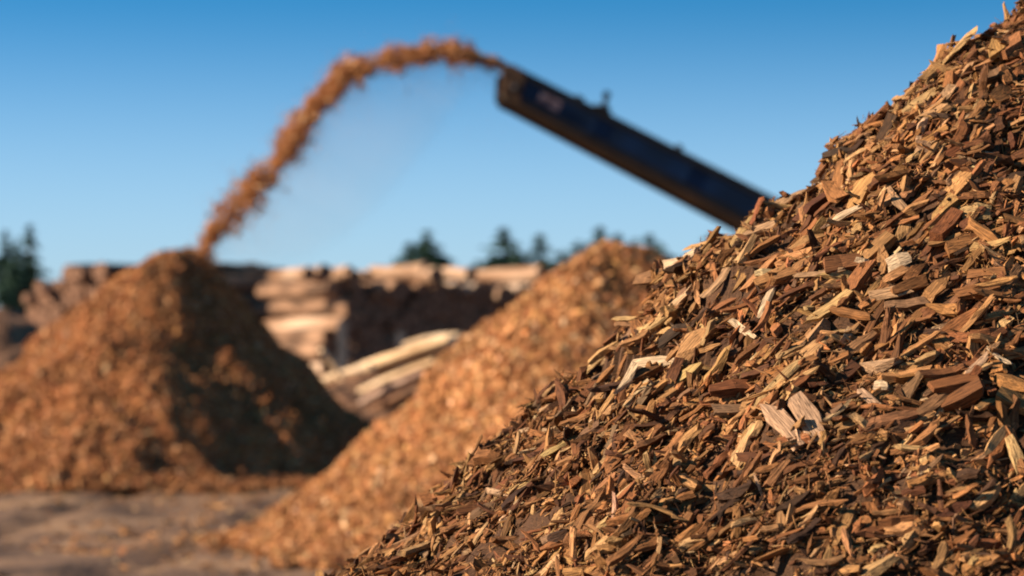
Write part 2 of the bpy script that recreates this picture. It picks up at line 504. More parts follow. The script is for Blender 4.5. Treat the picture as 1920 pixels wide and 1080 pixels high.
# ------------------------------------------------------------------ ground
gx = np.concatenate([-np.geomspace(GROUND_R, 16, 30), np.linspace(-15, 15, 151), np.geomspace(16, GROUND_R, 30)])
gy = np.concatenate([[-200, -60, -20], np.linspace(-5, 60, 261), np.geomspace(62, GROUND_R * 2, 60)])
GX, GY = np.meshgrid(gx, gy)


def ground_z(x, y):
    near_w = np.clip(1.2 - np.abs(y - 20) / 60, 0, 1)
    rut = 0.05 * np.sin((x * 0.8 + y * 0.35) * 2.4) * np.clip(vnoise(x / 4, y / 9, 5) + 0.4, 0, 1)
    for c_ in (-4.6, -2.9, -0.9):
        d_ = x - (c_ + 0.35 * np.sin(y / 7.0 + c_)); rut = rut - 0.09 * np.exp(-(d_ / 0.22) ** 2) * (0.75 + 0.25 * np.sign(np.sin(y * 16 + d_ * 6))) + 0.05 * np.exp(-((np.abs(d_) - 0.36) / 0.12) ** 2)
    return (0.10 * fbm(x / 2.2, y / 2.2, 4, 2) + 0.03 * fbm(x / 0.5, y / 0.5, 2, 6) + rut) * near_w - 0.06


V = np.stack([GX.ravel(), GY.ravel(), ground_z(GX.ravel(), GY.ravel())], 1)
nx = len(gx); i = (np.arange(nx - 1)[None] + nx * np.arange(len(gy) - 1)[:, None]).ravel()
g = link('ground', mesh_np('ground', V, np.stack([i, i + 1, i + nx + 1, i + nx], 1), M_ground, smooth=True))
tag(g, kind='structure')


# ------------------------------------------------------------------ near heap of chips
def near_along(n):
    """chips slide down the face: mostly up-right to down-left along the slope"""
    return np.tile(np.array([[0.75, 0.05, 0.62]]), (n, 1))


def near_dens(x, y):
    # only the side of the heap that faces the yard and the camera, thinner beyond the frame
    px = 960 + x / y / K
    zz = near.z(x, y); py = 690 - (zz - CAM[2]) / y / K
    inside = (px > 560) & (px < 2010) & (py < 1130) & (py > -80)
    return np.where(inside, 1.0, 0.10)


parts = []
X0, X1, Y0, Y1 = -1.6, 2.6, 3.6, 6.6
# the packed body of the heap
Vc, Qc = near.grid(-2.2, 4.6, 2.6, 9.0, 520, 480, sink=0.018)
cc = np.ones((len(Vc), 4)); cc[:, :3] = np.array([0.13, 0.062, 0.028]) * np.exp(0.4 * fbm(Vc[:, 0] * 40, Vc[:, 1] * 40, 2))[:, None]
parts.append((Vc, [Qc], {'tint': ('FLOAT_COLOR', cc), 'grain': ('FLOAT_VECTOR', Vc * 1.0)}))


def near_layer(n, Lr, aspect, thick, lift, tilt, spread, rings, sides, pal=PAL_NEAR, wts=W_NEAR):
    x, y = scatter(near, n, X0, X1, Y0, Y1, near_dens)
    L = np.exp(rng.uniform(np.log(Lr[0]), np.log(Lr[1]), n))
    W = L * np.exp(rng.uniform(np.log(aspect[0]), np.log(aspect[1]), n))
    H = W * rng.uniform(thick[0], thick[1], n)
    lf = rng.uniform(lift[0], lift[1], n)
    # chips and bark come in patches: some drier and paler, some damp and dark, hollows between clumps
    hol = fbm(x / 0.12, y / 0.12, 3, 51); lf = lf + np.clip(hol, -0.6, 0.25) * 0.045
    P, T, N = lay(near, x, y, L, W, H, lf, tilt, near_along(n), spread)
    c, _ = pick_col(n, pal, wts, 0.22)
    damp = fbm(x / 0.35, y / 0.35, 3, 61)
    c = c * 1.12 * np.exp(0.30 * damp)[:, None] * np.array([1.03, 1.0, 0.98]); c = c / np.maximum(1, c.max(1, keepdims=True) / 0.72)
    return chip_geo(P, T, N, L, W, H, c, rings, sides)


parts.append(near_layer(26000, (0.008, 0.028), (0.15, 0.5), (0.3, 0.7), (-0.014, 0.004), 0.6, 0.9, 3, 4))
parts.append(near_layer(15000, (0.020, 0.065), (0.06, 0.20), (0.4, 0.9), (-0.014, 0.006), 0.48, 0.7, 4, 4))
parts.append(near_layer(9000, (0.030, 0.085), (0.18, 0.48), (0.35, 0.8), (-0.028, 0.008), 0.45, 0.6, 5, 5))
parts.append(near_layer(2500, (0.055, 0.115), (0.13, 0.34), (0.3, 0.7), (-0.026, 0.014), 0.40, 0.5, 6, 5))
parts.append(near_layer(15000, (0.012, 0.050), (0.02, 0.07), (0.6, 1.0), (-0.004, 0.012), 0.65, 1.1, 4, 3))
V, F, A = merge(parts)
o = link('wood_chips', mesh_np('wood_chips', V, F, M_chip, A))
tag(o, 'steep heap of torn brown and tan wood chips filling the right foreground', 'wood chips', kind='stuff')

# notable chips of the photograph: px, py, length px, width px, screen angle, palette colour, label
CREAM, PINK, TAN, GOLD, BROWN, RED, DARK = (0.76, 0.55, 0.34), (0.68, 0.42, 0.25), (0.52, 0.31, 0.16), (0.60, 0.38, 0.16), (0.30, 0.15, 0.065), (0.36, 0.16, 0.07), (0.07, 0.04, 0.022)
NOTABLE = [
    (1284, 497, 58, 24, 22, CREAM, 'bright cream wood block poking from the near heap edge beside the middle pile top'),
    (1232, 525, 62, 30, 18, BROWN, 'dark brown slab below and left of the bright cream block at the heap edge'),
    (1687, 498, 40, 34, 20, CREAM, 'squarish cream wood chip alone in the middle of the near heap'),
    (1475, 800, 100, 34, -47, PINK, 'large pale pinkish wood slab sloping down right at the bottom of the near heap'),
    (1524, 790, 82, 44, -58, PINK, 'broad tan wood slab leaning beside the large pale pinkish slab'),
    (1243, 686, 88, 22, 6, CREAM, 'long pale chip lying level low on the left flank of the near heap'),
    (1402, 624, 56, 15, -36, CREAM, 'cream curved chip sloping down right, left of centre in the near heap'),
    (1438, 578, 62, 15, 66, CREAM, 'pale yellow upright chip above the cream curved chip'),
    (1660, 655, 118, 16, 86, RED, 'long reddish splinter standing upright in the middle of the near heap'),
    (1752, 212, 98, 22, 46, TAN, 'long tan plank-like chip high on the near heap pointing up right'),
    (1738, 192, 82, 20, 33, GOLD, 'gold brown stick just above the long tan plank-like chip high on the heap'),
    (1588, 412, 66, 18, 30, CREAM, 'pale narrow chip pointing up right in the upper left of the near heap'),
    (1684, 386, 66, 20, -50, TAN, 'light chip leaning down right at mid height of the upper slope'),
    (1833, 404, 44, 38, 8, GOLD, 'chunky golden square wood block near the right edge of the photo'),
    (1726, 300, 60, 20, 64, TAN, 'smooth tan chip standing steeply in the upper part of the near heap'),
    (1842, 296, 34, 9, -14, CREAM, 'thin white sliver lying nearly level high on the right of the heap'),
    (1540, 520, 82, 13, 9, TAN, 'long thin tan stick lying nearly level at mid height'),
    (1616, 504, 20, 24, 80, CREAM, 'small cream cube-like chip left of the squarish cream chip'),
    (1672, 556, 78, 22, 10, TAN, 'light brown tapering chip just below the squarish cream chip'),
    (1828, 702, 68, 13, 47, PINK, 'straight pinkish stick pointing up right near the lower right of the photo'),
    (1872, 678, 50, 10, -32, CREAM, 'thin pale stick sloping down right beside the straight pinkish stick'),
    (1655, 732, 26, 22, 0, CREAM, 'small cream nub at the foot of the long reddish upright splinter'),
    (1462, 722, 140, 20, 46, GOLD, 'very long golden splinter pointing up right low on the near heap'),
    (1640, 765, 66, 18, -46, PINK, 'pale pinkish stick sloping down right, below the small cream nub'),
    (1668, 796, 88, 26, 14, RED, 'broad reddish brown chip lying nearly level at the bottom centre of the near heap'),
    (1750, 768, 110, 26, 38, BROWN, 'thick brown stick pointing up right right of the broad reddish brown chip'),
    (1600, 660, 120, 24, 40, BROWN, 'thick dull brown stick ending at the long reddish upright splinter'),
    (1176, 604, 48, 9, 4, GOLD, 'thin golden splinter jutting level out of the left edge of the near heap'),
    (1180, 614, 44, 9, -2, BROWN, 'thin brown splinter just under the golden one at the heap edge'),
    (1240, 612, 74, 16, 38, GOLD, 'golden stick with a dark hollow under it on the left flank'),
    (1270, 632, 70, 20, 32, DARK, 'blackish bark chunk in the hollow under the golden stick'),
    (1496, 372, 96, 15, 26, TAN, 'long flat stick lying along the sky edge of the near heap'),
    (1424, 440, 72, 20, 20, TAN, 'tan chip pointing right just below the sky edge beneath the conveyor'),
    (1352, 540, 70, 16, 48, TAN, 'slim tan chip pointing up right below the bright cream block'),
    (1120, 690, 70, 14, 42, GOLD, 'slim golden splinter at the low left tip of the near heap'),
    (1180, 720, 60, 24, 58, CREAM, 'pale tan chunk standing at the low left flank of the near heap'),
    (1575, 290, 56, 16, 12, DARK, 'dark bark flake on the bump of the sky edge'),
    (1905, 860, 70, 26, -72, GOLD, 'golden chunk standing upright in the bottom right corner'),
    (1880, 545, 90, 22, 52, BROWN, 'thick brown splinter pointing up right at the right border'),
    (1810, 560, 100, 24, 44, RED, 'long reddish chip pointing up right left of the thick brown splinter'),
    (1500, 300, 0, 0, 0, None, ''),
]


def screen_dir(heap, P, N, ang):
    """a direction in the surface plane that runs at the given angle as seen from the yard"""
    a = math.radians(ang)
    D = np.array([math.cos(a), 0.0, math.sin(a)])
    # slide along the view axis until it lies in the surface
    v = P - CAM; v = v / np.linalg.norm(v)
    D = D - v * (D @ N) / (v @ N)
    return D / np.linalg.norm(D)


def single_chip(P, T, N, L, W, H, col, rings=None, sides=6):
    rings = int(np.clip(L / W * 1.3, 3, 8)) if rings is None else rings
    P = np.asarray(P, float)
    V, F, A = chip_geo(np.zeros((1, 3)), T[None], N[None], np.array([L]), np.array([W]), np.array([H]), np.array([col]), rings, sides, rough=0.8)
    return link('wood_chip', mesh_np('wood_chip', V, F, M_chip, A), loc=P)


n_chip = 0
taken = []
for px, py, Lp, Wp, ang, col, lab in NOTABLE:
    if col is None: continue
    yy = near.hit(px, py, 3.4, 6.4)
    if yy is None:
        for d in range(4, 40, 4):
            yy = near.hit(px + d * 0.6, py + d * 0.8, 3.4, 6.4)
            if yy: break
    if yy is None: yy = 5.6
    xr, zr = ray(px, py)
    P = np.array([xr * yy, yy, CAM[2] + zr * yy])
    N = near.normal(np.array([P[0]]), np.array([P[1]]), 0.06)[0]
    Nv = N * 0.75 + np.array([-0.1, -0.5, 0.15]); Nv /= np.linalg.norm(Nv)
    T = screen_dir(near, P, Nv, ang)
    if abs(T @ (P / np.linalg.norm(P))) > 0.8: T = np.array([math.cos(math.radians(ang)), -0.2, math.sin(math.radians(ang))])
    s = K * yy
    ct = math.sqrt(max(0.25, 1 - (T @ (P - CAM) / np.linalg.norm(P - CAM)) ** 2))
    P = P + N * 0.012
    o = single_chip(P, T, Nv, Lp * s * 1.05 / ct, Wp * s * 1.1, min(Wp * s * 0.5, 0.016), np.array(col) * rng.uniform(0.95, 1.08))
    tag(o, lab, 'wood chip', 'large wood chips on the near heap'); n_chip += 1
    taken.append((px, py))

# the largest of the other chips
ROWS = ['at the foot of', 'low on', 'below midway on', 'above midway on', 'high on', 'at the top of']
COLS = ['on its edge', 'near its edge', 'in its body', 'far right']
LAB = {}
tries = 0
edge_x = lambda py: np.interp(py, [p[1] for p in near_pts], [p[0] for p in near_pts])
while n_chip < 296 and tries < 9000:
    tries += 1
    py = rng.uniform(10, 915); ex = edge_x(py)
    px = ex + 12 + (1915 - ex) * rng.random()
    if px > 1915 or px < 1000: continue
    if py > 745 + 0.1 * (px - 1000) + 40 * (px > 1800): continue
    if any((px - a) ** 2 + (py - b) ** 2 < 27 ** 2 for a, b in taken): continue
    yy = near.hit(px, py, 3.4, 6.4)
    if yy is None: continue
    taken.append((px, py))
    xr, zr = ray(px, py); P = np.array([xr * yy, yy, CAM[2] + zr * yy])
    N = near.normal(np.array([P[0]]), np.array([P[1]]), 0.05)[0]
    Nv = N + rng.normal(0, 0.26, 3); Nv /= np.linalg.norm(Nv)
    T = np.array([0.75, 0.05, 0.62]) + rng.normal(0, 0.42, 3); T -= (T @ Nv) * Nv; T /= np.linalg.norm(T)
    L = 0.048 + 0.062 * rng.random() ** 1.4; asp = rng.choice([0.14, 0.22, 0.36], p=[0.3, 0.4, 0.3]) * rng.uniform(0.85, 1.15)
    W = L * asp; H = W * rng.uniform(0.35, 0.8)
    c, idx = pick_col(1, PAL_NEAR, W_NEAR)
    c = c * np.array([[1.19, 1.15, 1.12]]); c = c / max(1, c.max() / 0.72)
    o = single_chip(P + N * rng.uniform(0.003, 0.014), T, Nv, L, W, H, c[0], None, 4)
    shape = 'splinter' if asp < 0.18 else ('chip' if asp < 0.28 else 'broad chip')
    size = 'long' if L > 0.075 else ('mid-sized' if L > 0.056 else 'short')
    row = ROWS[min(5, int((915 - py) / 153))]
    f = (px - ex) / max(60, 1915 - ex); cl = 0 if px - ex < 45 else (1 if px - ex < 150 else (2 if f < 0.6 else 3))
    tl = math.degrees(math.atan2(T[2], T[0])) % 180; tl = 'level' if tl < 22 or tl > 165 else ('slanting' if tl < 50 else ('steep' if tl < 110 else 'falling'))
    lab = f'{size} {tl} {TONE[idx[0]]} {shape} {row} the near slope, {COLS[cl]}'
    tag(o, lab, 'wood chip', 'large wood chips on the near heap'); n_chip += 1


# ------------------------------------------------------------------ far heaps
PAL_FAR = np.array([[0.44, 0.205, 0.080], [0.52, 0.265, 0.11], [0.36, 0.155, 0.06], [0.60, 0.36, 0.18], [0.22, 0.095, 0.04], [0.70, 0.48, 0.28]])
W_FAR = np.array([0.30, 0.24, 0.22, 0.10, 0.08, 0.06])


def far_heap(heap, box, ng, n, Lr, pal, wts, label, core):
    x0, x1, y0, y1 = box
    V, Q = heap.grid(x0, x1, y0, y1, ng[0], ng[1], sink=0.02)
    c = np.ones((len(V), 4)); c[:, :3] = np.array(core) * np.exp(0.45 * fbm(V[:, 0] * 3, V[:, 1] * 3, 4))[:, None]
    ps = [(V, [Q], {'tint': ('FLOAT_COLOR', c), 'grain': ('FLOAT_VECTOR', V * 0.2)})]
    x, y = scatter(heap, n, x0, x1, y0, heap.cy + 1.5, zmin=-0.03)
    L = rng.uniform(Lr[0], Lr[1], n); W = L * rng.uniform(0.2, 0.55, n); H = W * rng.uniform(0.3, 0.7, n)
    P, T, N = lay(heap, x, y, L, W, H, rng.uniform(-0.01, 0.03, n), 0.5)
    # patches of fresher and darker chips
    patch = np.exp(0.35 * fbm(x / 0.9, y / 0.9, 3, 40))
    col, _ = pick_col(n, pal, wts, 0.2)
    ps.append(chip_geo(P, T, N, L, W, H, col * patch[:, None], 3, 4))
    V, F, A = merge(ps)
    org = np.array([heap.cx, heap.cy, 0.0])
    o = link('wood_chip_pile', mesh_np('wood_chip_pile', V - org, F, M_farchip, A), loc=org)
    tag(o, label, 'chip pile')
    return o


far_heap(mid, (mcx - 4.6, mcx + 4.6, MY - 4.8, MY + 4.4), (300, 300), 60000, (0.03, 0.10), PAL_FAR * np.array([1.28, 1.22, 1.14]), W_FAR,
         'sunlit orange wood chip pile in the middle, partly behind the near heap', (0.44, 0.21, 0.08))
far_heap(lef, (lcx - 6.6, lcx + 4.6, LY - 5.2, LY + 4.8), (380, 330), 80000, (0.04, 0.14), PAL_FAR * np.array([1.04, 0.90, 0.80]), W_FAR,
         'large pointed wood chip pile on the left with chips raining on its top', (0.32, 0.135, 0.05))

# loose chips strewn over the yard
n = 26000
x = rng.uniform(-9, 6, n); y = 11 + 35 * rng.random(n) ** 1.3
k = rng.random(n) < np.clip(0.12 + 0.5 * fbm(x / 1.5, y / 1.5, 3, 71) + 0.9 * np.exp(-np.abs(np.hypot(x - mcx, y - MY) - 3.6) / 0.9) + 0.9 * np.exp(-np.abs(np.hypot(x - lcx, y - LY) - 4.3) / 1.1), 0, 1)
x, y = x[k], y[k]; n = len(x)
L = rng.uniform(0.03, 0.14, n); W = L * rng.uniform(0.2, 0.5, n); H = W * 0.4
N = np.tile([[0, 0, 1.0]], (n, 1)) + rng.normal(0, 0.25, (n, 3)); N /= np.linalg.norm(N, axis=1, keepdims=True)
T = rng.normal(0, 1, (n, 3)); T -= (T * N).sum(1, keepdims=True) * N; T /= np.linalg.norm(T, axis=1, keepdims=True)
c, _ = pick_col(n, PAL_FAR, W_FAR, 0.2)
V, F, A = chip_geo(np.stack([x, y, ground_z(x, y) + 0.012], 1), T, N, L, W, H, c, 3, 4)
tag(link('strewn_chips', mesh_np('strewn_chips', V, F, M_farchip, A)), 'loose wood chips strewn over the dirt between the piles', 'wood chips', kind='stuff')

# ------------------------------------------------------------------ stream of chips thrown from the conveyor
SP = np.array([(985, 140, 3), (965, 133, 5), (945, 124, 7), (925, 115, 9), (895, 106, 11), (865, 98, 16), (835, 97, 22), (800, 104, 20), (765, 108, 22), (730, 116, 24), (700, 122, 24),
               (665, 124, 20), (635, 146, 18), (610, 172, 20), (585, 200, 22), (560, 236, 26), (535, 270, 28), (512, 306, 20),
               (485, 336, 17), (455, 364, 22), (430, 394, 26), (408, 424, 22), (388, 452, 17), (370, 482, 13)], float)
sk = np.concatenate([[0], np.cumsum(np.hypot(np.diff(SP[:, 0]), np.diff(SP[:, 1])))])
tot = sk[-1]
def stream(n, spread, r, drift=0.0, clump=True):
    s = r.uniform(0, tot, n)
    if clump:
        acc = 0.6 + 0.9 * vnoise(s / 42.0, s * 0, 3) + 0.5 * vnoise(s / 9.0, s * 0, 8)
        s = s[r.random(n) < np.clip(0.35 + 0.65 * acc, 0.3, 1)]
    f_ = np.clip((s / tot - 0.5) / 0.5, 0, 1); s = s[r.random(len(s)) < 1 - 0.6 * f_]
    n = len(s); f_ = np.clip((s / tot - 0.5) / 0.5, 0, 1)
    px = np.interp(s, sk, SP[:, 0]); py = np.interp(s, sk, SP[:, 1]); hw = np.interp(s, sk, SP[:, 2]) * (1 + 0.6 * f_)
    tx = np.interp(s + 5, sk, SP[:, 0]) - np.interp(s - 5, sk, SP[:, 0]); ty = np.interp(s + 5, sk, SP[:, 1]) - np.interp(s - 5, sk, SP[:, 1])
    l = np.hypot(tx, ty); nx_, ny_ = -ty / l, tx / l
    wob = 16 * vnoise(s / 38.0, s * 0, 12) + 7 * vnoise(s / 12.0, s * 0, 15); hw = hw * (1.05 + 0.55 * vnoise(s / 26.0, s * 0, 21))
    q = r.normal(0, 0.42, n) * hw * spread + wob * np.clip(s / 150, 0, 1) * 0.6
    fall = drift * r.random(n) ** 2.2
    px = px + nx_ * q + fall * 0.25; py = py + ny_ * q + fall
    Y = LY + r.normal(0, 0.16, n) * spread * np.clip(hw / 22, 0.4, 1.3)
    P = np.array([at(a, b, c) for a, b, c in zip(px, py, Y)])
    return P, np.stack([tx / l, np.zeros(n), -ty / l], 1)


ps = []
for n, spread, drift, Lr in ((12000, 0.95, 5, (0.02, 0.09)), (2500, 1.4, 10, (0.02, 0.06)), (12000, 1.5, 22, (0.012, 0.035)), (14000, 2.0, 70, (0.005, 0.016)), (9000, 2.4, 170, (0.004, 0.010))):
    P, T = stream(n, spread, rng, drift)
    n = len(P)
    T = T + rng.normal(0, 0.8, (n, 3)); T /= np.linalg.norm(T, axis=1, keepdims=True)
    N = rng.normal(0, 1, (n, 3)); N -= (N * T).sum(1, keepdims=True) * T; N /= np.linalg.norm(N, axis=1, keepdims=True)
    L = rng.uniform(*Lr, n); W = L * rng.uniform(0.25, 0.6, n)
    c, _ = pick_col(n, np.minimum(PAL_FAR * np.array([1.4, 1.24, 1.1]), 0.9), W_FAR, 0.2)
    ps.append(chip_geo(P, T, N, L, W, W * 0.5, c, 3, 4))
V, F, A = merge(ps)
tag(link('flying_chips', mesh_np('flying_chips', V, F, M_farchip, A)), 'orange brown stream of wood chips arching from the conveyor head down to the left pile', 'flying chips', kind='stuff')

# thin dust drifting below the arch: nested closed shells of very thin even dust
m = bpy.data.materials.new('wood_dust'); m.use_nodes = True
nt = m.node_tree; nt.nodes.remove(nt.nodes['Principled BSDF'])
pv = nt.nodes.new('ShaderNodeVolumePrincipled')
pv.inputs['Color'].default_value = (0.90, 0.74, 0.64, 1); pv.inputs['Density'].default_value = 0.085
nt.links.new(pv.outputs['Volume'], nt.nodes['Material Output'].inputs['Volume'])


def dust_shell(grow):
    top = [(900, 125), (830, 125), (760, 135), (690, 145), (640, 165), (600, 205), (570, 250), (535, 300), (500, 335), (460, 375), (425, 410), (395, 450)]
    low = [(400, 505), (470, 515), (560, 500), (650, 455), (720, 390), (780, 320), (830, 250), (875, 185), (905, 145)]
    loop = top + low
    cx = sum(p[0] for p in loop) / len(loop) ; cy = sum(p[1] for p in loop) / len(loop)
    pts = [(cx + (a - cx) * grow, cy + (b - cy) * grow) for a, b in loop]
    n = len(pts); V = []; F = []
    lv = [(-0.9, 0.35), (-0.6, 0.8), (0, 1.0), (0.6, 0.8), (0.9, 0.35)]
    for d, k in lv:
        for a, b in pts: V.append(at(cx + (a - cx) * k, cy + (b - cy) * k, LY + d * grow))
    for j in range(len(lv) - 1):
        for i_ in range(n): F.append((j * n + i_, j * n + (i_ + 1) % n, (j + 1) * n + (i_ + 1) % n, (j + 1) * n + i_))
    F.append(tuple(range(n))[::-1]); F.append(tuple((len(lv) - 1) * n + i_ for i_ in range(n)))
    return V, F


V1, F1 = dust_shell(1.0)
me = bpy.data.meshes.new('wood_dust'); me.from_pydata([tuple(v) for v in V1], [], F1); me.materials.append(m)
import bmesh
bm_ = bmesh.new(); bm_.from_mesh(me); bmesh.ops.recalc_face_normals(bm_, faces=bm_.faces); bm_.to_mesh(me); bm_.free()
tag(link('wood_dust', me), 'faint pale wood dust drifting under the arching chip stream', 'dust', kind='stuff')

# ------------------------------------------------------------------ conveyor
CH = at(941, 165, LY - 0.2)                    # head of the belt
a_ = at(1390, 397, LY + 0.05) - CH
a_ = a_ / np.linalg.norm(a_)
lat = np.cross(a_, [0, 0, 1]); lat = lat / np.linalg.norm(lat)
if lat[1] < 0: lat = -lat                      # lateral, away from the camera
up = np.cross(lat, a_); up = up / np.linalg.norm(up)
if up[2] < 0: up = -up
LEN = (CH[2] - 0.75) / -a_[2]
WD = 1.25
tail = CH + a_ * LEN
root = empty('conveyor', (tail[0], tail[1], 0))
tag(root, 'dark blue inclined belt conveyor rising behind the near heap and throwing chips off its head', 'conveyor')
RO = np.array([tail[0], tail[1], 0.0])


def cv(s, w_, h):
    return CH + a_ * s + lat * w_ + up * h


def taper(s): return 1 + 0.16 * s / 5.0


def side(w_, t):
    """tapering side channel between the lateral planes w_ and w_+t"""
    mb = MB()
    e = LEN
    pts = [cv(0.02, w_, 0.175), cv(0.0, w_, 0.02), cv(0.05, w_, -0.075), cv(e, w_, -0.09 * taper(e)), cv(e, w_, 0.18 * taper(e))]
    mb.prism(pts, lat * t)
    return mb


side(-WD / 2, 0.05).build('side_panel', M_blue, root, RO, bevel=0.008)
side(WD / 2 - 0.05, 0.05).build('side_panel', M_blue, root, RO, bevel=0.008)
# top rail and lower chord, both sides
for w_ in (-WD / 2 - 0.03, WD / 2 - 0.05):
    dp = 0.03 if w_ > 0 else 0.0
    mb = MB(); e = LEN
    mb.prism([cv(0.0, w_, 0.18), cv(e, w_, 0.185 * taper(e)), cv(e, w_, 0.185 * taper(e) + 0.13), cv(0.05, w_, 0.28)], lat * 0.08)
    mb.build('top_rail', M_black, root, RO)
    mb = MB()
    mb.prism([cv(0.10, w_, -0.078), cv(0.20, w_, -0.165 - dp), cv(e, w_, -0.19 * taper(e) - dp), cv(e, w_, -0.093 * taper(e))], lat * 0.08)
    mb.build('lower_chord', M_black, root, RO)
# belt: carrying run, head wrap, return run
mb = MB()
bw = WD - 0.16; th = 0.018
ring_pts = []
outer, inner = [], []
hr_ = 0.15
outer.append(cv(LEN - 0.1, -bw / 2, 0.15)); inner.append(cv(LEN - 0.1, -bw / 2, 0.15 - th))
for k in range(9):
    t = math.pi / 2 + math.pi * k / 8
    outer.append(cv(0.14 + math.cos(t) * hr_, -bw / 2, math.sin(t) * hr_)); inner.append(cv(0.14 + math.cos(t) * (hr_ - th), -bw / 2, math.sin(t) * (hr_ - th)))
outer.append(cv(0.6, -bw / 2, -0.155)); inner.append(cv(0.6, -bw / 2, -0.155 + th))
outer.append(cv(LEN - 0.1, -bw / 2, -0.17 * taper(LEN))); inner.append(cv(LEN - 0.1, -bw / 2, -0.17 * taper(LEN) + th))
mb.prism(outer + inner[::-1], lat * bw)
mb.build('belt', M_rubber, root, RO)
mb = MB(); mb.tube(cv(0.14, -bw / 2 + 0.01, 0), cv(0.14, bw / 2 - 0.01, 0), hr_ - th - 0.003, n=24)
hp = mb.build('head_pulley', M_black, root, RO)
mb = MB(); mb.tube(cv(0.14, -WD / 2 - 0.10, 0), cv(0.14, WD / 2 + 0.10, 0), 0.035, n=12)
sh = mb.build('shaft', M_grey, hp, RO); sh.location = (0, 0, 0)
mb = MB(); mb.box(cv(0.02, -WD / 2 - 0.075, -0.09), a_ * 0.24, lat * 0.045, up * 0.18); mb.build('bearing_block', M_dustpaint, root, RO, bevel=0.01)
mb = MB(); mb.prism([cv(0.0, -WD / 2 - 0.035, 0.29), cv(-0.15, -WD / 2 - 0.035, 0.21), cv(0.0, -WD / 2 - 0.035, -0.13), cv(0.10, -WD / 2 - 0.035, -0.20),
                     cv(0.32, -WD / 2 - 0.035, -0.195), cv(0.22, -WD / 2 - 0.035, 0.25)], lat * 0.03)
mb.build('head_plate', M_dustpaint, root, RO, bevel=0.006)
mb = MB(); mb.prism([cv(0.0, WD / 2, 0.29), cv(-0.15, WD / 2, 0.21), cv(0.0, WD / 2, -0.13), cv(0.10, WD / 2, -0.20),
                     cv(0.32, WD / 2, -0.195), cv(0.22, WD / 2, 0.25)], lat * 0.03)
mb.build('head_plate', M_dustpaint, root, RO, bevel=0.006)
# return rollers and cross members under the belt
for s in np.arange(0.9, LEN - 0.5, 1.15):
    mb = MB(); mb.tube(cv(s, -WD / 2 + 0.055, -0.10 * taper(s)), cv(s, WD / 2 - 0.055, -0.10 * taper(s)), 0.028, n=10); mb.build('return_roller', M_black, root, RO)
# ribs on the near side panel, with bolts
for s in np.arange(1.35, LEN - 0.5, 1.5):
    mb = MB(); mb.box(cv(s, -WD / 2 - 0.022, -0.10), a_ * 0.07, lat * 0.020, up * 0.27 * taper(s)); mb.build('side_rib', M_blue, root, RO)
# decal plate, little box, sensor and hydraulic fittings on the rail
mb = MB(); mb.box(cv(0.52, -WD / 2 - 0.008, -0.02), a_ * 0.34, lat * 0.006, up * 0.14); mb.build('decal', M_decal, root, RO)
mb = MB(); mb.box(cv(0.98, -WD / 2 - 0.02, 0.28), a_ * 0.13, lat * 0.12, up * 0.05); mb.build('rail_clamp', M_black, root, RO, bevel=0.01)
mb = MB(); mb.box(cv(1.28, -WD / 2 - 0.05, 0.28), a_ * 0.26, lat * 0.20, up * 0.06)
mb.box(cv(1.36, -WD / 2 - 0.02, 0.34), a_ * 0.13, lat * 0.13, up * 0.05)
lb = mb.build('lamp_bracket', M_black, root, RO, bevel=0.01)
mb = MB(); mb.tube(cv(1.42, -WD / 2 + 0.04, 0.38), cv(1.36, -WD / 2 + 0.04, 0.50), 0.035, 0.03, n=12)
mb.tube(cv(1.37, -WD / 2 - 0.02, 0.50), cv(1.37, -WD / 2 + 0.10, 0.53), 0.055, 0.06, n=14)
lm = mb.build('work_lamp', M_black, lb, RO); lm.location = (0, 0, 0)
mb = MB(); mb.box(cv(2.58, -WD / 2 - 0.02, 0.295), a_ * 0.10, lat * 0.10, up * 0.07); mb.build('rail_clamp', M_black, root, RO, bevel=0.01)
# legs and the tail hopper that stand behind the near heap
for s in (LEN - 3.4, LEN - 0.8):
    for w_ in (-WD / 2 + 0.02, WD / 2 - 0.12):
        p = cv(s, w_, -0.25 * taper(s)); q = np.array([p[0], p[1], 0.0])
        mb = MB(); mb.box(q - np.array([0.05, 0.05, 0.02]), (0.1, 0, 0), (0, 0.1, 0), (0, 0, p[2] + 0.02)); mb.build('leg', M_blue, root, RO, bevel=0.006)
mb = MB()
t0_ = cv(LEN - 0.9, -WD / 2 - 0.2, 0.3 * taper(LEN))
h0 = np.array([tail[0] - 0.9, tail[1] - WD / 2 - 0.25, 1.3])
mb.add([h0 + np.array(d) for d in [(0.2, 0.2, 0), (1.4, 0.2, 0), (1.4, 1.5, 0), (0.2, 1.5, 0), (-0.1, -0.1, 0.7), (1.8, -0.1, 0.7), (1.8, 1.8, 0.7), (-0.1, 1.8, 0.7)]],
       [(0, 1, 5, 4), (1, 2, 6, 5), (2, 3, 7, 6), (3, 0, 4, 7), (3, 2, 1, 0)])
mb.build('hopper', M_blue, root, RO)


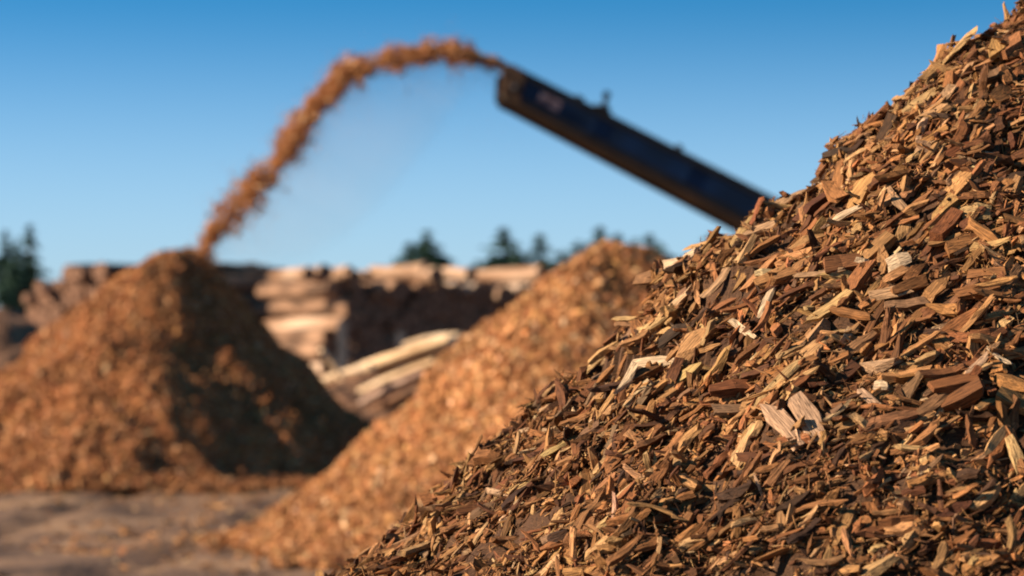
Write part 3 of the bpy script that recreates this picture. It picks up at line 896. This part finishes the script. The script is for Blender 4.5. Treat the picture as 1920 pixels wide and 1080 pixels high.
# ------------------------------------------------------------------ logs
def log_mesh(length, r, pale, seed, n=14, rings=7):
    rg = np.random.default_rng(seed)
    V = []
    br = rg.normal(0, 0.02, (rings, 2)).cumsum(0)
    lump = 1 + 0.06 * rg.normal(size=(rings, n))
    for i_ in range(rings):
        t = i_ / (rings - 1); rad = r * (1.08 - 0.2 * t)
        for j in range(n):
            a = 2 * math.pi * j / n
            V.append((br[i_, 0] + math.cos(a) * rad * lump[i_, j], br[i_, 1] + math.sin(a) * rad * lump[i_, j], t * length))
    F = [(i_ * n + j, i_ * n + (j + 1) % n, (i_ + 1) * n + (j + 1) % n, (i_ + 1) * n + j) for i_ in range(rings - 1) for j in range(n)]
    e0 = tuple(range(n))[::-1]; e1 = tuple((rings - 1) * n + j for j in range(n))
    # branch stubs
    for k in range(3):
        t = rg.uniform(0.15, 0.85); a = rg.uniform(0, 6.28); base = len(V)
        c0 = np.array([math.cos(a), math.sin(a), 0]); c1 = np.array([-math.sin(a), math.cos(a), 0])
        for rad_, out_ in ((0.05, 0.85 * r), (0.03, 1.25 * r)):
            for j in range(5):
                b_ = 2 * math.pi * j / 5
                V.append(tuple(c0 * out_ + c1 * rad_ * math.cos(b_) + np.array([0, 0, t * length + rad_ * math.sin(b_)])))
        F += [(base + j, base + (j + 1) % 5, base + 5 + (j + 1) % 5, base + 5 + j) for j in range(5)] + [tuple(base + 5 + j for j in range(5))]
    me = bpy.data.meshes.new('log')
    me.from_pydata(V, [], F + [e0, e1])
    me.materials.append(M_peeled if pale else M_bark); me.materials.append(M_end)
    me.polygons[len(F)].material_index = 1; me.polygons[len(F) + 1].material_index = 1
    me.update()
    return me


LOGS = [log_mesh(5.2, r, p, 50 + k) for k, (r, p) in enumerate([(0.19, 0), (0.24, 0), (0.29, 0), (0.23, 1), (0.27, 1), (0.18, 1)])]


def put_log(p, d, idx, scale=1.0, zs=1.0, label=None, group=None):
    o = link('log', LOGS[idx], loc=p)
    q = Vector(d).to_track_quat('Z', 'Y')
    o.rotation_mode = 'QUATERNION'
    o.rotation_quaternion = q @ Matrix.Rotation(random.uniform(0, 6.28), 3, 'Z').to_quaternion()
    o.scale = (scale, scale, scale * zs)
    return tag(o, label, 'log', group)


ORD = ['zeroth', 'first', 'second', 'third', 'fourth', 'fifth', 'sixth', 'seventh', 'eighth', 'ninth', 'tenth', 'eleventh', 'twelfth', 'thirteenth', 'fourteenth', 'fifteenth',
       'sixteenth', 'seventeenth', 'eighteenth', 'nineteenth', 'twentieth'] + ['further'] * 30


def deck(E0, v, u, n_along, rows, step, prof, lab_top, lab_face, lab_side, grp, hidden):
    low = []
    v = np.array([*v, 0.0]); u = np.array([*u, 0.0]); nt_ = ns_ = 0
    for j in range(rows):
        z = 0.28 + j * step * 0.86
        for i_ in range(n_along):
            t = (i_ + 0.5 * (j % 2)) * step + random.uniform(-0.06, 0.06)
            h = prof(t)
            if z > h or t < 0.32 * j * step * 0.9 - 0.15: continue
            top = z + step * 0.86 > h
            if top and random.random() < 0.1: continue
            first = t - step < 0.32 * j * step * 0.9 - 0.15
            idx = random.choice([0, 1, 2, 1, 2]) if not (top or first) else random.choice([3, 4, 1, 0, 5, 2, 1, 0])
            p = np.array([E0[0], E0[1], z]) + v * t - u * (random.uniform(-0.12, 0.12) + (random.uniform(-0.1, 0.5) if top else 0))
            d = u + np.array([random.uniform(-0.02, 0.02), 0, random.uniform(-0.012, 0.02)]) * (2.5 if top else 1)
            if first and not top: p = p - u * random.uniform(-0.55, 0.35)
            if top: nt_ += 1
            if first and not top: ns_ += 1
            lab = lab_top.replace('#', ORD[nt_]) if top else (lab_side.replace('#', ORD[ns_]) if first else lab_face)
            o = put_log(p + np.array([0, 0, random.uniform(-0.04, 0.06)]), d, idx, random.uniform(0.9, 1.12), 1, lab, grp)
            if j < hidden: low.append(o)
    merge_low(low, 'covered bottom rows of the ' + ('shaded' if hidden == 3 else 'far') + ' log stack')


uA = np.array([-0.5, 0.866])


def merge_low(low, label):
    """the bottom rows, which the piles cover completely, become one object"""
    Vs, Fs, Ms, n = [], [], [], 0
    org = low[0].location.copy(); org.z = 0
    for o in low:
        M = Matrix.Translation(o.location - org) @ o.rotation_quaternion.to_matrix().to_4x4() @ Matrix.Diagonal((*o.scale, 1))
        Vs += [tuple(M @ v.co) for v in o.data.vertices]
        for p in o.data.polygons:
            Fs.append([i + n for i in p.vertices]); Ms.append(p.material_index)
        n += len(o.data.vertices)
        bpy.data.objects.remove(o)
    me = bpy.data.meshes.new('stacked_logs'); me.from_pydata(Vs, [], Fs)
    me.materials.append(M_bark); me.materials.append(M_end); me.polygons.foreach_set('material_index', [min(m_, 1) for m_ in Ms]); me.update()
    tag(link('stacked_logs', me, loc=org), label, 'logs', kind='stuff')


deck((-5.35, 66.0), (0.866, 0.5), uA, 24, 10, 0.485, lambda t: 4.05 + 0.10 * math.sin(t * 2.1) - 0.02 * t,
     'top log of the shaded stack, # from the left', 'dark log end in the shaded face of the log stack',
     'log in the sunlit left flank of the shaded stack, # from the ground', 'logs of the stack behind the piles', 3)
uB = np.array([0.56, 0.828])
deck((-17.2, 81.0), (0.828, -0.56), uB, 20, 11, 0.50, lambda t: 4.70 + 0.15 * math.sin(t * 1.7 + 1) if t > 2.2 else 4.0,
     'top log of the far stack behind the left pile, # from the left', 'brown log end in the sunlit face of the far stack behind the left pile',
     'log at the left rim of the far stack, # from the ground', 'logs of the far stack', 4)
# raised pale logs on the top of the shaded stack: their sunlit left sides show as pale strips
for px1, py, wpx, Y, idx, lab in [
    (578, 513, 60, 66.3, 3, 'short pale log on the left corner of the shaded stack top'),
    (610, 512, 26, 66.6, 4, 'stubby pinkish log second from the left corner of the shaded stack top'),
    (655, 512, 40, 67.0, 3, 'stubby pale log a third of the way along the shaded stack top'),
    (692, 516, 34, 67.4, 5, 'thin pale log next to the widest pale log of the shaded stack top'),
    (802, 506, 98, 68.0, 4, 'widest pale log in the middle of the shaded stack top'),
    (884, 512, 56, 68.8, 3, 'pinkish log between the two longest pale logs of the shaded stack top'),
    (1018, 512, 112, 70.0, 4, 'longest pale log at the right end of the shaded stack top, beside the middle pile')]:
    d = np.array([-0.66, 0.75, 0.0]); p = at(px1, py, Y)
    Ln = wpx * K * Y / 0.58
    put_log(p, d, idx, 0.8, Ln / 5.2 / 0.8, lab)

# steel stakes before the stack
for px, py, Y, lab in [(641, 602, 60.0, 'tall grey steel stake standing before the shaded log stack'), (752, 622, 62.0, 'shorter grey steel stake before the middle of the log stack')]:
    p = at(px, py, Y)
    mb = MB(); wdt = 0.12
    mb.box((p[0] - wdt, Y, -0.1), (2 * wdt, 0, 0), (0, 0.03, 0), (0, 0, p[2] + 0.1))
    mb.box((p[0] - wdt, Y + 0.03, -0.1), (0.03, 0, 0), (0, 0.2, 0), (0, 0, p[2] + 0.1))
    mb.box((p[0] + wdt - 0.03, Y + 0.03, -0.1), (0.03, 0, 0), (0, 0.2, 0), (0, 0, p[2] + 0.1))
    o = mb.build('steel_stake', M_grey, None, (p[0], Y, 0)); tag(o, lab, 'stake')

# mound of bark and dirt that carries the slab wood
md = Heap(at(740, 700, 46)[0] + 0.2, 46.0, [(None, 0, np.array([0, 1.2, 2.4, 4.4, 6.0]), np.array([1.35, 1.25, 0.85, 0.2, -0.2]))], [(0.2, 1.2), (0.1, 0.4)], 31)
V, Q = md.grid(md.cx - 6, md.cx + 6, 41, 51, 150, 120)
org = np.array([md.cx, 46.0, 0])
tag(link('bark_mound', mesh_np('bark_mound', V - org, Q, M_mound, smooth=False), loc=org), 'low dark mound of bark and dirt under the pale slab wood between the piles', 'mound')


def slab(px0, py0, px1, py1, Y0_, Y1_, wd, th, mat, label, roll=0.0):
    """a sawmill slab: flat sawn face, rounded bark side, ragged ends"""
    wd *= 0.8; th *= 0.75
    p = Vector(at(px0, py0, Y0_)); q = Vector(at(px1, py1, Y1_)); d = q - p; L_ = d.length; d.normalize()
    side_ = d.cross(Vector((0, 0, 1))).normalized(); nrm = side_.cross(d)
    if nrm.z < 0: nrm = -nrm
    rr = Matrix.Rotation(roll, 3, d); side_ = rr @ side_; nrm = rr @ nrm
    V = []; F = []; rings = 9; prof = [(-.5, 0.1), (-.42, .5), (0, .62), (.42, .5), (.5, .1), (.4, -.3), (0, -.38), (-.4, -.3)]
    for i_ in range(rings):
        t = i_ / (rings - 1)
        k = 1 + random.uniform(-.1, .1)
        for a, b in prof:
            jit = random.uniform(-0.06, 0.06) if i_ in (0, rings - 1) else 0
            c = d * (t * L_ + jit) + side_ * a * wd * k + nrm * (b * th * k + 0.05 * math.sin(t * 3.1))
            V.append(tuple(c))
    n = len(prof)
    F = [(i_ * n + j, i_ * n + (j + 1) % n, (i_ + 1) * n + (j + 1) % n, (i_ + 1) * n + j) for i_ in range(rings - 1) for j in range(n)]
    F += [tuple(range(n))[::-1], tuple((rings - 1) * n + j for j in range(n))]
    me = bpy.data.meshes.new('wood_slab'); me.from_pydata(V, [], F); me.materials.append(mat); me.update()
    o = link('wood_slab', me, loc=p); tag(o, label, 'slab', 'slab wood heaped between the piles')


slab(600, 722, 700, 690, 44.0, 43.5, 0.34, 0.20, M_slab, 'thick bright slab end at the lower left of the slab wood')
slab(615, 730, 850, 640, 46.2, 43.8, 0.42, 0.20, M_slab, 'longest pale yellow slab running up right between the two chip piles', -0.5)
slab(640, 712, 845, 648, 46.8, 44.6, 0.36, 0.16, M_slab, 'yellow slab lying just behind the longest pale slab', -0.3)
slab(660, 700, 790, 655, 46.9, 45.2, 0.34, 0.16, M_slab, 'upper golden slab at the back of the slab wood')
slab(596, 654, 638, 712, 43.0, 43.2, 0.34, 0.14, M_slab, 'short pale board leaning up left against the slab wood', 0.3)
slab(650, 752, 820, 682, 44.8, 43.2, 0.30, 0.15, M_slab, 'dusty pale slab in front of the longest pale slab', -0.5)
slab(660, 772, 800, 700, 44.0, 42.8, 0.28, 0.14, M_greyslab, 'lowest dull brown slab in front of the slab wood', -0.4)
slab(690, 775, 830, 720, 43.6, 42.4, 0.26, 0.14, M_mound, 'dark bark covered slab beside the foot of the middle pile', -0.3)
slab(760, 650, 862, 632, 47.0, 46.6, 0.30, 0.18, M_slab, 'pale slab end resting high against the middle pile')

# ------------------------------------------------------------------ brown bank at the far left
bk = Heap(at(-20, 600, 62)[0], 62.0, [(None, 0, np.array([0, 0.8, 2.2, 4.2, 5.5]), np.array([3.0, 2.8, 1.9, 0.4, -0.2]))], [(0.5, 2.0), (0.2, 0.7)], 37)
V, Q = bk.grid(bk.cx - 9, bk.cx + 9, 53, 71, 160, 160)
org = np.array([bk.cx, 62.0, 0])
tag(link('bark_mound', mesh_np('bark_mound', V - org, Q, M_mound), loc=org), 'dark brown bank of bark at the left border below the dark conifers', 'mound')


# ------------------------------------------------------------------ conifers
def conifer_meshes(h, rad, seed, gappy=0.0, bare=0.08):
    rg = np.random.default_rng(seed)
    mb = MB(); segs = 7
    bendx = rg.normal(0, 0.05, segs + 1).cumsum() * h * 0.05
    pts = [Vector((bendx[i_], 0, h * i_ / segs)) for i_ in range(segs + 1)]
    for i_ in range(segs):
        r0 = 0.022 * h * (1 - i_ / segs) + 0.02; r1 = 0.022 * h * (1 - (i_ + 1) / segs) + 0.02
        mb.tube(pts[i_], pts[i_ + 1], r0, r1, n=8)
    V = []; F = []
    nw = int(h * 4.5)
    for k in range(nw):
        t = bare + (1 - bare) * (k + rg.uniform(-.3, .3)) / nw
        if rg.random() < gappy: continue
        z0 = t * h; dd = (1 - t) * h; R = rad * (1 - math.exp(-0.27 * dd)) * (0.7 + 0.5 * rg.random()) + 0.04
        bx = np.interp(z0, [p.z for p in pts], bendx)
        for b_ in range(rg.integers(5, 9)):
            a = rg.uniform(0, 6.28); RR = R * rg.uniform(0.6, 1.15)
            droop = rg.uniform(0.1, 0.4)
            mb.tube((bx, 0, z0), (bx + math.cos(a) * RR * .9, math.sin(a) * RR * .9, z0 - droop * RR * .8), 0.02, 0.008, n=4)
            m_ = max(6, int(RR * 14))
            for c in range(m_):
                f = (c + rg.random()) / m_
                p = np.array([bx + math.cos(a) * RR * f, math.sin(a) * RR * f, z0 - droop * RR * f * f]) + rg.normal(0, 0.02 + 0.05 * min(1, RR), 3)
                sz = rg.uniform(0.16, 0.38) * (1.15 - 0.5 * f) * min(1, 0.35 + 0.5 * RR)
                d1 = np.array([math.cos(a + rg.normal(0, .8)), math.sin(a + rg.normal(0, .8)), rg.normal(-.2, .3)]) * sz
                d2 = rg.normal(0, 1, 3); d2 = d2 / np.linalg.norm(d2) * sz * 0.55
                n0 = len(V)
                V += [p - d1, p + d2, p + d1 * 1.3, p - d2]; F.append((n0, n0 + 1, n0 + 2, n0 + 3))
    crown = mesh_np('crown', np.array(V), np.array(F), M_needle)
    tr = bpy.data.meshes.new('trunk'); tr.from_pydata(mb.v, [], mb.f); tr.materials.append(M_trunk); tr.update()
    return crown, tr


KINDS = [conifer_meshes(10, 2.6, 1), conifer_meshes(10, 3.6, 2, 0.08), conifer_meshes(10, 1.7, 3, 0.05), conifer_meshes(10, 3.0, 4, 0.2), conifer_meshes(10, 4.6, 5, 0.03)]


def tree(px, py, Y, kind, label, wide=1.0, group='conifers beyond the log stacks', lean=0.0):
    top = at(px, py, Y); s = (top[2] + 0.1) / 10
    r_ = empty('conifer_tree', (top[0] - lean * 10 * s, Y, -0.1)); wide *= 1.0 if px < 70 else 1.9; r_.scale = (s * wide, s * wide, s)
    r_.rotation_euler = (0, math.atan(lean), random.uniform(0, 0) if lean else random.uniform(0, 6.28))
    link('crown', KINDS[kind][0], r_); link('trunk', KINDS[kind][1], r_)
    tag(r_, label, 'conifer', group)


TREES = [
    (10, 430, 100, 0, 'very dark dense conifer cut by the left border of the photo', 1.0, 0),
    (58, 418, 102, 2, 'dark pointed conifer beside the one cut by the left border', 1.1, 0),
    (34, 442, 98, 0, 'lower bushy dark conifer between the two at the left border', 0.75, 0),
    (800, 430, 150, 3, 'tall conifer left of centre rising over the log stack', 0.75, 0),
    (772, 452, 155, 2, 'short thin conifer leaning on the left side of the tall one left of centre', 1.0, 0),
    (822, 466, 150, 1, 'low bushy conifer on the right side of the tall one left of centre', 0.6, 0),
    (948, 424, 150, 2, 'conifer with a leaning bare top near the middle of the photo', 1.1, -0.05),
    (925, 470, 146, 4, 'low broad conifer left of the leaning-top conifer', 0.6, 0),
    (968, 452, 152, 1, 'bushy conifer right behind the leaning-top conifer', 0.6, 0),
    (1013, 436, 150, 2, 'narrow spire conifer right of the leaning-top conifer', 1.0, 0),
    (1052, 468, 155, 2, 'small narrow conifer between the spire and the middle chip pile', 0.9, 0),
    (1086, 450, 152, 0, 'mid-sized conifer at the left shoulder of the middle chip pile', 0.9, 0),
    (1121, 422, 158, 2, 'tall thin conifer over the left side of the middle pile top', 0.9, 0),
    (1162, 436, 160, 2, 'thin conifer over the top of the middle chip pile', 1.0, 0),
    (1192, 446, 160, 0, 'conifer just right of the middle pile top', 0.9, 0),
    (1218, 438, 162, 0, 'taller conifer over the right shoulder of the middle pile', 1.0, 0),
    (1336, 436, 158, 0, 'conifer seen under the conveyor next to the near heap', 0.9, 0),
    (1290, 474, 160, 2, 'low conifer tip behind the bright cream block of the near heap', 1.0, 0),
]
for px, py, Y, k, lab, wd, ln in TREES: tree(px, py, Y, k, lab, wd, lean=ln)

# more of the far wood behind and between them
for px, py, k, wd, lab in [(752, 478, 4, 0.55, 'low bushy conifer at the left foot of the tall one left of centre'), (895, 486, 4, 0.6, 'low conifer clump right of centre at the left end of its group'),
                           (990, 470, 1, 0.6, 'bushy conifer filling the gap left of the narrow spire'), (1104, 452, 1, 0.6, 'bushy conifer half hidden by the left shoulder of the middle pile'),
                           (1140, 446, 1, 0.6, 'bushy conifer rising just behind the middle pile top'), (1236, 452, 1, 0.7, 'bushy conifer at the right end of the group over the middle pile'),
                           (1068, 482, 4, 0.5, 'lowest bushy conifer left of the middle pile')]:
    tree(px, py, 164, k, lab, wd)
